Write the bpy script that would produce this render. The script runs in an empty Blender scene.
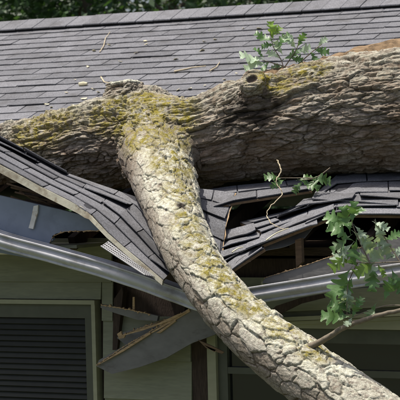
import bpy, bmesh, math, random
import numpy as np
from mathutils import Vector, Matrix, noise
random.seed(7)
scene = bpy.context.scene
COL = scene.collection
rad = math.radians
V = Vector

# ------------------------------------------------------------------ camera
PSI, PIT, ROLL, F = rad(26.5), rad(-1.1), rad(1.5), 1900.0      # F in photograph pixels (400 wide)
CAM = V((0, 0, 3.4))
cv = V((-math.sin(PSI)*math.cos(PIT), math.cos(PSI)*math.cos(PIT), math.sin(PIT)))
_r = V((math.cos(PSI), math.sin(PSI), 0)); _u = _r.cross(cv)
cr = _r*math.cos(ROLL) - _u*math.sin(ROLL)
cu = _u*math.cos(ROLL) + _r*math.sin(ROLL)
cam = bpy.data.cameras.new('camera'); camo = bpy.data.objects.new('camera', cam); COL.objects.link(camo)
cam.sensor_width = 36; cam.lens = 36*F/400; cam.clip_start = 0.1; cam.clip_end = 2000
M3 = Matrix((cr, cu, -cv)).transposed()
camo.matrix_world = Matrix.Translation(CAM) @ M3.to_4x4()
cam.dof.use_dof = True; cam.dof.focus_distance = 9.1; cam.dof.aperture_fstop = 11
scene.camera = camo

# ------------------------------------------------------------------ light
SUN_EL = rad(72)
sunh = (_r*-0.60 + V((cv.x, cv.y, 0)).normalized()*0.05).normalized()      # where the sun stands: high, to the left
sdir = V((sunh.x*math.cos(SUN_EL), sunh.y*math.cos(SUN_EL), math.sin(SUN_EL)))
world = bpy.data.worlds.new('World'); scene.world = world; world.use_nodes = True
wn = world.node_tree.nodes; wl = world.node_tree.links
sky = wn.new('ShaderNodeTexSky'); sky.sky_type = 'NISHITA'; sky.sun_disc = False
sky.sun_elevation = SUN_EL; sky.sun_rotation = math.atan2(sdir.x, sdir.y)
sky.air_density = 0.8; sky.dust_density = 5.0
wl.new(sky.outputs[0], wn['Background'].inputs[0]); wn['Background'].inputs[1].default_value = 0.12
sl = bpy.data.lights.new('sun', 'SUN'); sl.energy = 4.0; sl.angle = rad(0.8); sl.color = (1, 0.95, 0.87)
so = bpy.data.objects.new('sun', sl); COL.objects.link(so)
so.rotation_euler = sdir.to_track_quat('Z', 'Y').to_euler()
scene.view_settings.view_transform = 'Standard'; scene.view_settings.look = 'None'
scene.view_settings.exposure = 0.52; scene.view_settings.gamma = 1

# ------------------------------------------------------------------ geometry helpers
def pt(x, y, d): return CAM + (cv + cr*((x-200)/F) + cu*((200-y)/F))*d
def proj(p):
    q = V(p)-CAM; d = q.dot(cv); return 200+F*q.dot(cr)/d, 200-F*q.dot(cu)/d, d
PITCH = rad(20)
U = V((0, math.cos(PITCH), math.sin(PITCH))); N = V((0, -math.sin(PITCH), math.cos(PITCH))); X = V((1, 0, 0))
RIDGE = pt(200, 14.5, 13.5); SL = 4.2
EAVE = RIDGE - U*SL; EY, EZ = EAVE.y, EAVE.z
WY = EY + 0.36                                                    # wall face
def roofp(a, u, h=0.0): return V((a, EY, EZ)) + U*u + N*h
def depth_h(x, y, h):                                             # depth at which the pixel's ray is h above the roof plane
    d = pt(x, y, 1)-CAM
    return ((EAVE-CAM).dot(N)+h)/d.dot(N)
def onroof(x, y, h=0.0): return pt(x, y, depth_h(x, y, h))
def ony(x, y, yy):                                                # on the vertical plane y = yy
    d = pt(x, y, 1)-CAM
    return CAM + d*((yy-CAM.y)/d.y)

def mesh_obj(name, verts, faces, mat=None, parent=None, smooth=False):
    me = bpy.data.meshes.new(name); me.from_pydata([tuple(v) for v in verts], [], faces); me.update()
    if len(faces) < 3000:
        b_ = bmesh.new(); b_.from_mesh(me); bmesh.ops.recalc_face_normals(b_, faces=b_.faces); b_.to_mesh(me); b_.free()
    o = bpy.data.objects.new(name, me); COL.objects.link(o)
    if mat: me.materials.append(mat)
    if parent: o.parent = parent
    if smooth:
        me.polygons.foreach_set('use_smooth', [True]*len(me.polygons))
    return o
def empty(name, loc, label=None, cat=None, group=None):
    o = bpy.data.objects.new(name, None); COL.objects.link(o); o.location = loc; o.empty_display_size = 0.1
    tag(o, label, cat, group); return o
def tag(o, label=None, cat=None, group=None, kind=None):
    if label: o['label'] = label
    if cat: o['category'] = cat
    if group: o['group'] = group
    if kind: o['kind'] = kind
    return o
def adopt(o, parent):                                             # parent, keep world place (parents carry only a translation)
    o.parent = parent
    o.matrix_parent_inverse = Matrix.Translation(parent.location).inverted() if parent.parent is None else Matrix.Identity(4)
    return o
def part(name, verts, faces, mat, parent, smooth=False, label=None):
    """child mesh given in world coordinates; parents sit at the origin or are translated"""
    off = V((0, 0, 0)); p = parent
    while p is not None: off = off + p.location; p = p.parent
    o = mesh_obj(name, [V(v)-off for v in verts], faces, mat, parent, smooth)
    if label: o['label'] = label
    return o
def box_geo(c, ex, ey, ez):                                       # centre + three half-extent vectors
    vs = []
    for sx in (-1, 1):
        for sy in (-1, 1):
            for sz in (-1, 1): vs.append(V(c)+V(ex)*sx+V(ey)*sy+V(ez)*sz)
    return vs, [(0,1,3,2), (4,6,7,5), (0,4,5,1), (2,3,7,6), (0,2,6,4), (1,5,7,3)]
def prism_geo(poly, ext):                                         # closed polygon (world points) pushed along ext
    n = len(poly); vs = [V(p) for p in poly]+[V(p)+ext for p in poly]
    fs = [tuple(range(n-1, -1, -1)), tuple(range(n, 2*n))]+[(i, (i+1) % n, n+(i+1) % n, n+i) for i in range(n)]
    return vs, fs
def wallprism(name, px, yy, th, mat, parent, label=None):         # outline in pixels on plane y=yy, thickness th to the back
    vs, fs = prism_geo([ony(x, y, yy) for x, y in px], V((0, th, 0)))
    return part(name, vs, fs, mat, parent, label=label)
def tube_geo(pts, rs, seg=8, cap=True):
    pts = [V(p) for p in pts]; vs = []; fs = []
    t0 = (pts[1]-pts[0]).normalized(); a = t0.orthogonal().normalized()
    for i, p in enumerate(pts):
        t = (pts[min(i+1, len(pts)-1)]-pts[max(i-1, 0)]).normalized()
        a = (a - t*a.dot(t)).normalized(); b = t.cross(a)
        for k in range(seg):
            w = 2*math.pi*k/seg; vs.append(p+(a*math.cos(w)+b*math.sin(w))*rs[i])
    for i in range(len(pts)-1):
        for k in range(seg):
            fs.append((i*seg+k, i*seg+(k+1) % seg, (i+1)*seg+(k+1) % seg, (i+1)*seg+k))
    if cap:
        fs.append(tuple(range(seg-1, -1, -1))); fs.append(tuple(range((len(pts)-1)*seg, len(pts)*seg)))
    return vs, fs
def catmull(P, n):                                                # n samples per span
    P = [np.array(p, float) for p in P]; out = []
    for i in range(len(P)-1):
        p0 = P[max(i-1, 0)]; p1 = P[i]; p2 = P[i+1]; p3 = P[min(i+2, len(P)-1)]
        for k in range(n):
            t = k/n
            out.append(0.5*((2*p1)+(p2-p0)*t+(2*p0-5*p1+4*p2-p3)*t*t+(3*p1-p0-3*p2+p3)*t**3))
    out.append(P[-1]); return np.array(out)

# ------------------------------------------------------------------ materials
def mat(name, base, rough=0.8, var=0.15, scale=20, metal=0.0, bump=0.3, bscale=60, stretch=(1,1,1), spec=0.3, col2=None, c2scale=4, c2lo=.5, c2hi=.65, objvar=0.0, dist=0.004):
    m = bpy.data.materials.new(name); m.use_nodes = True
    n = m.node_tree.nodes; l = m.node_tree.links; b = n['Principled BSDF']
    b.inputs['Roughness'].default_value = rough; b.inputs['Metallic'].default_value = metal
    b.inputs['Specular IOR Level'].default_value = spec
    tc = n.new('ShaderNodeTexCoord'); mp = n.new('ShaderNodeMapping'); mp.inputs['Scale'].default_value = stretch
    geo = n.new('ShaderNodeNewGeometry')
    l.new(geo.outputs['Position'], mp.inputs[0])
    t = n.new('ShaderNodeTexNoise'); t.inputs['Scale'].default_value = scale; t.inputs['Detail'].default_value = 6; t.inputs['Roughness'].default_value = .65
    l.new(mp.outputs[0], t.inputs['Vector'])
    rp = n.new('ShaderNodeValToRGB')
    rp.color_ramp.elements[0].position = .3; rp.color_ramp.elements[1].position = .72
    rp.color_ramp.elements[0].color = (*[c*(1-var) for c in base], 1); rp.color_ramp.elements[1].color = (*[min(1, c*(1+var)) for c in base], 1)
    l.new(t.outputs['Fac'], rp.inputs[0]); colout = rp.outputs[0]
    if col2:
        t2 = n.new('ShaderNodeTexNoise'); t2.inputs['Scale'].default_value = c2scale; t2.inputs['Detail'].default_value = 8; t2.inputs['Roughness'].default_value = .7
        l.new(mp.outputs[0], t2.inputs['Vector'])
        r2 = n.new('ShaderNodeValToRGB'); r2.color_ramp.elements[0].position = c2lo; r2.color_ramp.elements[1].position = c2hi
        l.new(t2.outputs['Fac'], r2.inputs[0])
        mx = n.new('ShaderNodeMix'); mx.data_type = 'RGBA'; mx.inputs['B'].default_value = (*col2, 1)
        l.new(r2.outputs[0], mx.inputs['Factor']); l.new(colout, mx.inputs['A']); colout = mx.outputs['Result']
    if objvar:
        oi = n.new('ShaderNodeObjectInfo'); mr = n.new('ShaderNodeMapRange')
        mr.inputs['To Min'].default_value = 1-objvar; mr.inputs['To Max'].default_value = 1+objvar
        l.new(oi.outputs['Random'], mr.inputs[0])
        hs = n.new('ShaderNodeHueSaturation'); l.new(mr.outputs[0], hs.inputs['Value']); l.new(colout, hs.inputs['Color']); colout = hs.outputs[0]
    l.new(colout, b.inputs['Base Color'])
    if bump:
        tb = n.new('ShaderNodeTexNoise'); tb.inputs['Scale'].default_value = bscale; tb.inputs['Detail'].default_value = 5
        l.new(mp.outputs[0], tb.inputs['Vector'])
        bp = n.new('ShaderNodeBump'); bp.inputs['Strength'].default_value = bump; bp.inputs['Distance'].default_value = dist
        l.new(tb.outputs['Fac'], bp.inputs['Height']); l.new(bp.outputs[0], b.inputs['Normal'])
    return m
M = {}
M['shingle'] = mat('shingle_granules', (.140, .141, .150), .92, .55, 130, bump=.8, bscale=260, objvar=.17, col2=(.085, .083, .084), c2scale=6, c2lo=.48, c2hi=.72, spec=.2, dist=.002)
M['felt'] = mat('roof_felt', (.035, .035, .04), .95, .2, 30)
M['deck'] = mat('raw_decking', (.16, .105, .06), .85, .35, 14, stretch=(1, 8, 8))
M['rawwood'] = mat('splintered_pine', (.42, .29, .16), .8, .4, 25, stretch=(1, 6, 6), bump=.6)
M['tornwood'] = mat('torn_heartwood', (.20, .135, .075), .9, .55, 16, stretch=(1, 6, 6), bump=.8)
M['darkwood'] = mat('shade_darkened_lumber', (.055, .038, .028), .9, .4, 18, stretch=(6, 6, 1), bump=.6)  # dark brown lumber, darkened further for the shade inside the opened eave
M['fascia'] = mat('blue_grey_paint', (.20, .235, .295), .55, .08, 12, bump=.15, bscale=25, col2=(.13, .15, .185), c2scale=5, c2lo=.56, c2hi=.8)
M['greyboard'] = mat('grey_paint', (.165, .16, .148), .65, .2, 9, bump=.25, bscale=40, col2=(.09, .08, .068), c2scale=7, c2lo=.52, c2hi=.72, stretch=(1, 1, 2))
M['siding'] = mat('olive_siding_paint', (.225, .23, .155), .65, .18, 14, bump=.35, bscale=22, stretch=(1, 1, 7), col2=(.165, .165, .108), c2scale=3.5, c2lo=.5, c2hi=.75)
M['trim'] = mat('olive_trim_paint', (.30, .295, .19), .5, .08, 12, bump=.15, stretch=(1, 1, 3))
M['darktrim'] = mat('dark_olive_sash', (.085, .088, .062), .5, .12, 12, bump=.15)
M['slat'] = mat('dark_blind', (.030, .031, .024), .6, .15, 12, bump=.1, objvar=.15)
M['gutter'] = mat('aluminium_gutter', (.47, .47, .485), .52, .12, 9, metal=.0, bump=.14, bscale=14, spec=.35, col2=(.27, .255, .235), c2scale=7, c2lo=.48, c2hi=.70)
M['drip'] = mat('drip_edge_paint', (.36, .345, .27), .6, .2, 16, bump=.2, col2=(.20, .17, .12), c2scale=9, c2lo=.5, c2hi=.62)
M['perf'] = mat('perforated_aluminium', (.24, .24, .245), .55, .2, 16, metal=.0, bump=.1)
M['strap'] = mat('white_hanger', (.62, .61, .56), .5, .15, 30, bump=.1, col2=(.36, .27, .17), c2scale=14, c2lo=.55, c2hi=.65)
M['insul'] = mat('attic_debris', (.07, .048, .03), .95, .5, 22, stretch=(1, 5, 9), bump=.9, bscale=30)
M['twig'] = mat('dry_twig', (.50, .42, .28), .85, .25, 60)
M['twigdark'] = mat('oak_twig', (.15, .125, .09), .85, .3, 60)
M['chip'] = mat('pale_litter', (.62, .56, .38), .85, .25, 50, objvar=.2)
M['grass'] = mat('lawn', (.065, .075, .035), .95, .4, 3, bump=.5, bscale=30)
M['glass'] = mat('dark_glass', (.012, .013, .013), .08, .1, 3, bump=0, spec=.6)
M['plaster'] = mat('interior', (.05, .048, .045), .95, .1, 5)
M['ttrunk'] = mat('far_bark', (.10, .08, .06), .95, .3, 10)

def leafmat(name, c, rough=.42, c2=None):
    m = mat(name, c, rough, .22, 30, bump=.25, bscale=90, spec=.45, objvar=.22, col2=c2, c2scale=18, c2lo=.5, c2hi=.7)
    n = m.node_tree.nodes; l = m.node_tree.links; b = n['Principled BSDF']
    tr = n.new('ShaderNodeBsdfTranslucent'); tr.inputs[0].default_value = (min(1, c[0]*2.0), min(1, c[1]*2.0), c[2]*1.1, 1)
    ms = n.new('ShaderNodeMixShader'); ms.inputs[0].default_value = .22
    l.new(b.outputs[0], ms.inputs[1]); l.new(tr.outputs[0], ms.inputs[2]); l.new(ms.outputs[0], n['Material Output'].inputs[0])
    return m
M['leaf'] = leafmat('oak_leaf_green', (.085, .165, .05))
M['leafpale'] = leafmat('oak_leaf_underside', (.29, .37, .26), .6)
M['leafyel'] = leafmat('oak_leaf_young', (.17, .27, .045))
M['farleaf'] = leafmat('far_foliage', (.045, .095, .03), .5)

def barkmat():
    m = bpy.data.materials.new('oak_bark'); m.use_nodes = True
    n = m.node_tree.nodes; l = m.node_tree.links; b = n['Principled BSDF']
    b.inputs['Roughness'].default_value = .92; b.inputs['Specular IOR Level'].default_value = .2
    at = n.new('ShaderNodeAttribute'); at.attribute_name = 'bark'
    a2 = n.new('ShaderNodeAttribute'); a2.attribute_name = 'zone'
    sp = n.new('ShaderNodeSeparateColor'); l.new(at.outputs['Color'], sp.inputs[0])
    s2 = n.new('ShaderNodeSeparateColor'); l.new(a2.outputs['Color'], s2.inputs[0])
    geo = n.new('ShaderNodeNewGeometry')
    def nz(scale, det=7, ro=.7):
        t = n.new('ShaderNodeTexNoise'); t.inputs['Scale'].default_value = scale; t.inputs['Detail'].default_value = det; t.inputs['Roughness'].default_value = ro
        l.new(geo.outputs['Position'], t.inputs['Vector']); return t.outputs['Fac']
    def ramp(x, lo, hi, c0, c1):
        r = n.new('ShaderNodeValToRGB'); r.color_ramp.elements[0].position = lo; r.color_ramp.elements[1].position = hi
        r.color_ramp.elements[0].color = (*c0, 1); r.color_ramp.elements[1].color = (*c1, 1); l.new(x, r.inputs[0]); return r.outputs[0]
    def mix(f, a, b_):
        x = n.new('ShaderNodeMix'); x.data_type = 'RGBA'
        l.new(f, x.inputs['Factor']) if not isinstance(f, float) else setattr(x.inputs['Factor'], 'default_value', f)
        for s, c in (('A', a), ('B', b_)):
            if isinstance(c, tuple): x.inputs[s].default_value = (*c, 1)
            else: l.new(c, x.inputs[s])
        return x.outputs['Result']
    def math_(op, x, y):
        q = n.new('ShaderNodeMath'); q.operation = op; q.use_clamp = True
        for i, c in enumerate((x, y)):
            if isinstance(c, (int, float)): q.inputs[i].default_value = c
            else: l.new(c, q.inputs[i])
        return q.outputs[0]
    fine = nz(70); mid = nz(16); big = nz(5)
    plate = mix(math_('MULTIPLY', at.outputs['Alpha'], .8), ramp(fine, .3, .7, (.115, .090, .066), (.285, .235, .180)), ramp(fine, .3, .7, (.215, .195, .165), (.475, .44, .385)))
    fiss = ramp(fine, .3, .7, (.045, .030, .020), (.11, .075, .048))
    col = mix(sp.outputs[0], fiss, plate)
    stain = ramp(nz(9, 8, .68),   .42, .60, (0,)*3, (.78,)*3)
    col = mix(math_('MULTIPLY', s2.outputs[0], stain), col, ramp(fine, .3, .7, (.055, .041, .030), (.14, .108, .078)))
    brown = ramp(mid, .35, .65, (.13, .085, .053), (.235, .168, .112))
    col = mix(math_('MULTIPLY', s2.outputs[0], ramp(big, .42, .62, (0,)*3, (.75,)*3)), col, brown)
    lich = ramp(fine, .35, .65, (.43, .42, .32), (.70, .69, .57))
    lf = math_('MULTIPLY', sp.outputs[2], ramp(nz(38), .36, .52, (0,)*3, (1,)*3))
    col = mix(lf, col, lich)
    moss = ramp(nz(110), .35, .68, (.12, .10, .015), (.34, .285, .05))
    mf = math_('MULTIPLY', sp.outputs[1], ramp(nz(26), .40, .56, (0,)*3, (1,)*3))
    col = mix(mf, col, moss)
    wood = ramp(nz(30), .3, .7, (.22, .14, .07), (.42, .30, .16))
    col = mix(s2.outputs[1], col, wood)
    rot = (.03, .024, .018)
    col = mix(s2.outputs[2], col, rot)
    l.new(col, b.inputs['Base Color'])
    ga = n.new('ShaderNodeAttribute'); ga.attribute_name = 'grain'
    wz = n.new('ShaderNodeTexNoise'); wz.inputs['Scale'].default_value = 30; wz.inputs['Detail'].default_value = 4; l.new(ga.outputs['Vector'], wz.inputs['Vector'])
    wv = n.new('ShaderNodeVectorMath'); wv.operation = 'MULTIPLY_ADD'; l.new(wz.outputs['Color'], wv.inputs[0]); wv.inputs[1].default_value = (.03, .03, .03); l.new(ga.outputs['Vector'], wv.inputs[2])
    vo = n.new('ShaderNodeTexVoronoi'); vo.feature = 'F1'; vo.inputs['Scale'].default_value = 62; l.new(wv.outputs[0], vo.inputs['Vector'])
    ve = n.new('ShaderNodeTexVoronoi'); ve.feature = 'DISTANCE_TO_EDGE'; ve.inputs['Scale'].default_value = 62; l.new(wv.outputs[0], ve.inputs['Vector'])
    cs = n.new('ShaderNodeSeparateColor'); l.new(vo.outputs['Color'], cs.inputs[0])
    ck = math_('MULTIPLY', ve.outputs['Distance'], 9.0)
    hh = math_('MULTIPLY', ck, math_('ADD', math_('MULTIPLY', cs.outputs[0], .6), .35))
    b1 = n.new('ShaderNodeBump'); b1.inputs['Strength'].default_value = .45; b1.inputs['Distance'].default_value = .006; l.new(hh, b1.inputs['Height'])
    bp = n.new('ShaderNodeBump'); bp.inputs['Strength'].default_value = .8; bp.inputs['Distance'].default_value = .005
    l.new(nz(130, 9, .75), bp.inputs['Height']); l.new(b1.outputs[0], bp.inputs['Normal']); l.new(bp.outputs[0], b.inputs['Normal'])
    return m
M['bark'] = barkmat()

# ------------------------------------------------------------------ ground and house
gs = 400
ground = mesh_obj('ground', [(-gs,-gs,0), (gs,-gs,0), (gs,gs,0), (-gs,gs,0)], [(0,1,2,3)], M['grass']); tag(ground, kind='structure')
HX0, HX1 = -12.0, 2.5                                             # house length
DEPTH = (RIDGE.y-WY)*2
house = empty('house', (0, 0, 0), 'single-storey house with grey shingle roof crushed by the fallen tree', 'house')
RY, RZ = RIDGE.y, RIDGE.z

# --- roof deck: sheet of the intact roof, torn edge above the crushed eave
roof = empty('roof', (0, 0, 0)); roof.parent = house
DECK = .022
def slab(name, quad, th, mat_, parent):
    n_ = (V(quad[1])-V(quad[0])).cross(V(quad[3])-V(quad[0])).normalized()
    vs, fs = prism_geo(quad, -n_*th); return part(name, vs, fs, mat_, parent)
A_T0, A_T1 = -5.75, -2.6                                            # torn stretch of the eave
def slopequad(a0, a1, u0, u1): return [roofp(a0, u0, -.012), roofp(a1, u0, -.012), roofp(a1, u1, -.012), roofp(a0, u1, -.012)]
slab('deck_sheet', slopequad(A_T1, HX1, 0, SL-.02), DECK, M['deck'], roof)
def back(a, u, h=0): 
    p = roofp(a, u, h); return V((p.x, 2*RY-p.y, p.z))
slab('back_slope', [back(HX1, 0, -.01), back(HX0, 0, -.01), back(HX0, SL-.02, -.01), back(HX1, SL-.02, -.01)], .03, M['shingle'], roof)

# --- shingles of the intact slope
EXPO, TABW, SLOT = .127, .305, .007
def tab_mesh(w, seed):
    rr = random.Random(seed); n = 4; vs = []; th = .006; fs = []
    hgt = EXPO+.03
    for i in range(n+1):
        x = -w/2+w*i/n; dv = rr.uniform(-.0035, .0035); dz = rr.uniform(0, .0025)
        vs += [(x, dv, .0085+dz), (x, hgt, .0015), (x, dv, .0085+dz-th), (x, hgt, -.002)]
    for i in range(n):
        a = i*4; b = a+4
        fs += [(a, b, b+1, a+1), (a+2, a+3, b+3, b+2), (a, a+2, b+2, b), (a+1, b+1, b+3, a+3)]
    fs += [(0, 1, 3, 2), (n*4, n*4+2, n*4+3, n*4+1)]
    me = bpy.data.meshes.new('shingle'); me.from_pydata(vs, [], fs); me.materials.append(M['shingle']); return me
TABS = [tab_mesh(TABW-SLOT, i) for i in range(6)]
top_edge = [(-60, 142), (0, 130), (15, 127), (50, 116), (100, 96), (130, 88), (165, 100), (200, 96), (250, 78), (300, 66), (340, 56), (400, 45), (460, 38)]
def edge_y(x):
    for (x0, y0), (x1, y1) in zip(top_edge, top_edge[1:]):
        if x0 <= x <= x1: return y0+(y1-y0)*(x-x0)/(x1-x0)
    return 0
def sag(a, u):                                                     # the slope dips towards the crushed corner
    return -.075*max(0, min(1, (2.9-u)/1.6))**1.6*max(0, min(1, (-5.2-a)/1.5))
bulkv, bulkf = [], []
def deck_grid(a0, a1, u0, u1, na=10, nu=10):
    vs, fs = [], []; m = (na+1)*(nu+1)
    for h in (-.012, -.012-DECK):
        for j in range(nu+1):
            for i in range(na+1):
                a = a0+(a1-a0)*i/na; u = u0+(u1-u0)*j/nu; vs.append(roofp(a, u, h+sag(a, u)))
    I = lambda i, j, k: k*m+j*(na+1)+i
    for j in range(nu):
        for i in range(na): fs += [(I(i,j,0), I(i+1,j,0), I(i+1,j+1,0), I(i,j+1,0)), (I(i,j,1), I(i,j+1,1), I(i+1,j+1,1), I(i+1,j,1))]
    for i in range(na): fs += [(I(i,0,0), I(i,0,1), I(i+1,0,1), I(i+1,0,0)), (I(i,nu,0), I(i+1,nu,0), I(i+1,nu,1), I(i,nu,1))]
    for j in range(nu): fs += [(I(0,j,0), I(0,j+1,0), I(0,j+1,1), I(0,j,1)), (I(na,j,0), I(na,j,1), I(na,j+1,1), I(na,j+1,0))]
    part('deck_sheet', vs, fs, M['deck'], roof)
deck_grid(HX0, A_T0, 0, SL-.02); deck_grid(A_T0, A_T1, 1.15, SL-.02)
ncourse = int(SL/EXPO)
RM = Matrix((X, U, N)).transposed().to_4x4()
for i in range(ncourse):
    u0 = i*EXPO
    off = (TABW/2 if i % 2 else 0)+random.uniform(-.012, .012)
    k = 0; a = HX0+off
    while a < HX1:
        ac = a+TABW/2; a += TABW
        if A_T0-.02 < ac < A_T1+.02 and u0 < 1.15-EXPO*.5: continue
        # right flank of the tear keeps its courses
        p = roofp(ac, u0+.06, sag(ac, u0)); x, y, d = proj(p)
        vis = -35 < x < 435 and ((-15 < y < edge_y(x)+6) or (x > 300 and 168 < y < 330))
        me = random.choice(TABS)
        tr = Matrix.Translation(roofp(ac, u0, sag(ac, u0)+random.uniform(0, .0018)))
        dz = (sag(ac+.1, u0)-sag(ac-.1, u0))/.2; du = (sag(ac, u0+.1)-sag(ac, u0-.1))/.2
        lift = 0
        if random.random() < .06: lift = random.uniform(.01, .035)
        mw = tr @ RM @ Matrix.Rotation(-dz, 4, 'Y') @ Matrix.Rotation(du-lift*.8, 4, 'X') @ Matrix.Rotation(random.uniform(-.007, .007), 4, 'Z')
        if lift: mw = Matrix.Translation(N*lift*.12) @ mw
        if vis:
            o = bpy.data.objects.new('shingle', me); COL.objects.link(o); o.parent = roof; o.matrix_local = mw
        else:
            b0 = len(bulkv); bulkv += [mw @ v.co for v in me.vertices]; bulkf += [tuple(b0+j for j in f.vertices) for f in me.polygons]
o = part('shingle_field', bulkv, bulkf, M['shingle'], roof); o['kind'] = 'stuff'

# --- ridge cap: bent pieces overlapping along the ridge
capv, capf = [], []
CW = .143
k = 0; a = HX0
while a < HX1:
    hw = .19; th = .008
    hi = lo = .034+random.uniform(-.002, .002)
    pr = []
    for aa, h in ((a, hi), (a+CW-.005, lo)):
        j = random.uniform(-.004, .004)
        fr = V((aa, RY, RZ))-U*(hw+j)+N*h; fr2 = V((aa, RY, RZ))-U*(.04)+N*(h+.006)
        tp = V((aa, RY, RZ+.012+h))
        bk = V((aa, 2*RY-fr.y, fr.z))
        pr += [fr, fr2, tp, bk]
    vs = pr+[p-V((0, 0, th)) for p in pr]
    fs = []
    for j in range(3):
        fs += [(j, 4+j, 5+j, j+1), (8+j, 9+j, 13+j, 12+j)]
    fs += [(0, 8, 12, 4), (3, 7, 15, 11)]
    for j in range(3): fs += [(j, j+1, 9+j, 8+j), (4+j, 12+j, 13+j, 5+j)]
    x, y, d = proj((a+.07, RY, RZ))
    if -20 < x < 420: part('ridge_shingle', vs, fs, M['shingle'], roof)
    else:
        b0 = len(capv); capv += vs; capf += [tuple(b0+q for q in f) for f in fs]
    a += CW
o = part('ridge_field', capv, capf, M['shingle'], roof); o['kind'] = 'stuff'
# dark vent strip under the cap
vs, fs = box_geo(V(((HX0+HX1)/2, RY, RZ))-U*.095+N*.010, X*((HX1-HX0)/2), U*.075, N*.014)
part('ridge_vent', vs, fs, M['felt'], roof)

# ------------------------------------------------------------------ torn roof pieces as curved patches
class Patch:
    def __init__(s, rows, n=10, lin=False):
        if lin: s.R = [np.array([np.array(r[i])*(1-k/n)+np.array(r[i+1])*k/n for i in range(len(r)-1) for k in range(n)]+[np.array(r[-1])]) for r in rows]
        else: s.R = [catmull(r, n) for r in rows]
        s.n = len(s.R[0])-1; s.len = sum(np.linalg.norm(s.R[0][i+1]-s.R[0][i]) for i in range(s.n))
        # arc length table averaged
        m = sum(s.R)/len(s.R); d = [0]
        for i in range(s.n): d.append(d[-1]+np.linalg.norm(m[i+1]-m[i]))
        s.S = np.array(d)/d[-1]; s.tot = d[-1]
    def at(s, u, v):
        u = min(max(u, 0), 1); v = v*(len(s.R)-1)
        i = min(max(int(v), 0), len(s.R)-2); f = v-i
        def row(r): return V([np.interp(u, s.S, r[:, k]) for k in range(3)])
        return row(s.R[i])*(1-f)+row(s.R[i+1])*f
    def nrm(s, u, v):
        e = .02
        du = s.at(min(u+e, 1), v)-s.at(max(u-e, 0), v); dv = s.at(u, min(v+e, 1))-s.at(u, max(v-e, 0))
        n_ = du.cross(dv).normalized()
        return n_ if n_.z > 0 or n_.y < 0 else -n_
    def sheet(s, name, parent, mat_, h0, h1, nu=24, nv=4, u0=0, u1=1, v0=0, v1=1, jag=0):
        vs, fs = [], []; rr = random.Random(3)
        for h in (h0, h1):
            for j in range(nv+1):
                for i in range(nu+1):
                    u = u0+(u1-u0)*i/nu; v = v0+(v1-v0)*j/nv
                    if jag and j == nv: v += rr.uniform(-jag, jag)
                    vs.append(s.at(u, v)+s.nrm(u, v)*h)
        m = (nu+1)*(nv+1); idx = lambda i, j, k: k*m+j*(nu+1)+i
        for j in range(nv):
            for i in range(nu):
                fs.append((idx(i,j,0), idx(i+1,j,0), idx(i+1,j+1,0), idx(i,j+1,0)))
                fs.append((idx(i,j,1), idx(i,j+1,1), idx(i+1,j+1,1), idx(i+1,j,1)))
        for i in range(nu):
            fs.append((idx(i,0,0), idx(i,0,1), idx(i+1,0,1), idx(i+1,0,0))); fs.append((idx(i,nv,0), idx(i+1,nv,0), idx(i+1,nv,1), idx(i,nv,1)))
        for j in range(nv):
            fs.append((idx(0,j,0), idx(0,j+1,0), idx(0,j+1,1), idx(0,j,1))); fs.append((idx(nu,j,0), idx(nu,j,1), idx(nu,j+1,1), idx(nu,j+1,0)))
        return part(name, vs, fs, mat_, parent)
    def shingles(s, parent, courses, tabw=TABW, curl=None, seed=1, skip=0.0, lift=.007, mess=0.0):
        rr = random.Random(seed); nt = max(1, round(s.tot/tabw)); out = []
        for c in range(courses):
            v0 = c/courses; v1 = min(1, (c+1.22)/courses)
            off = (.5 if c % 2 else 0)+rr.uniform(-.08, .08)
            for t in range(-1, nt+1):
                ua = (t+off)/nt+.0035/s.tot; ub = (t+1+off)/nt-.0035/s.tot
                ua, ub = max(0, ua), min(1, ub)
                if ub-ua < .25/nt: continue
                if rr.random() < skip: continue
                n_ = 2 if mess else 5; vs = []; fs = []
                base = lift+rr.uniform(0, .004); cl = curl(c, (ua+ub)/2) if curl else 0
                tilt = rr.uniform(-.006, .006); ms_ = [rr.uniform(-1, 1)*mess for _ in range(4)]; fan = rr.uniform(-1, 1)*mess*6/courses
                if rr.random() < mess*18: tilt += rr.choice((-1, 1))*rr.uniform(.01, .03); base += .012
                for i in range(n_+1):
                    u = ua+(ub-ua)*i/n_; jit = rr.uniform(-.03, .03)/courses
                    for (v, h) in ((v0+jit+fan*(i/n_-.5), base+cl+abs(ms_[0])+tilt*(i/n_-.5)+rr.uniform(0, .0015)), ((v0+v1)/2, base*.6+cl*.25), (v1, .0015)):
                        p = s.at(u, v); q = s.nrm(u, v); vs += [p+q*h, p+q*(h-.005)]
                for i in range(n_):
                    a_ = i*6; b_ = a_+6
                    fs += [(a_, b_, b_+2, a_+2), (a_+2, b_+2, b_+4, a_+4), (a_+1, a_+3, b_+3, b_+1), (a_+3, a_+5, b_+5, b_+3), (a_, a_+1, b_+1, b_), (a_+4, b_+4, b_+5, a_+5)]
                e_ = n_*6
                fs += [(0, 2, 3, 1), (2, 4, 5, 3), (e_, e_+1, e_+3, e_+2), (e_+2, e_+3, e_+5, e_+4)]
                out.append(part('shingle', vs, fs, M['shingle'], parent))
        return out
P3 = lambda L_: [pt(*q) for q in L_]

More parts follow.
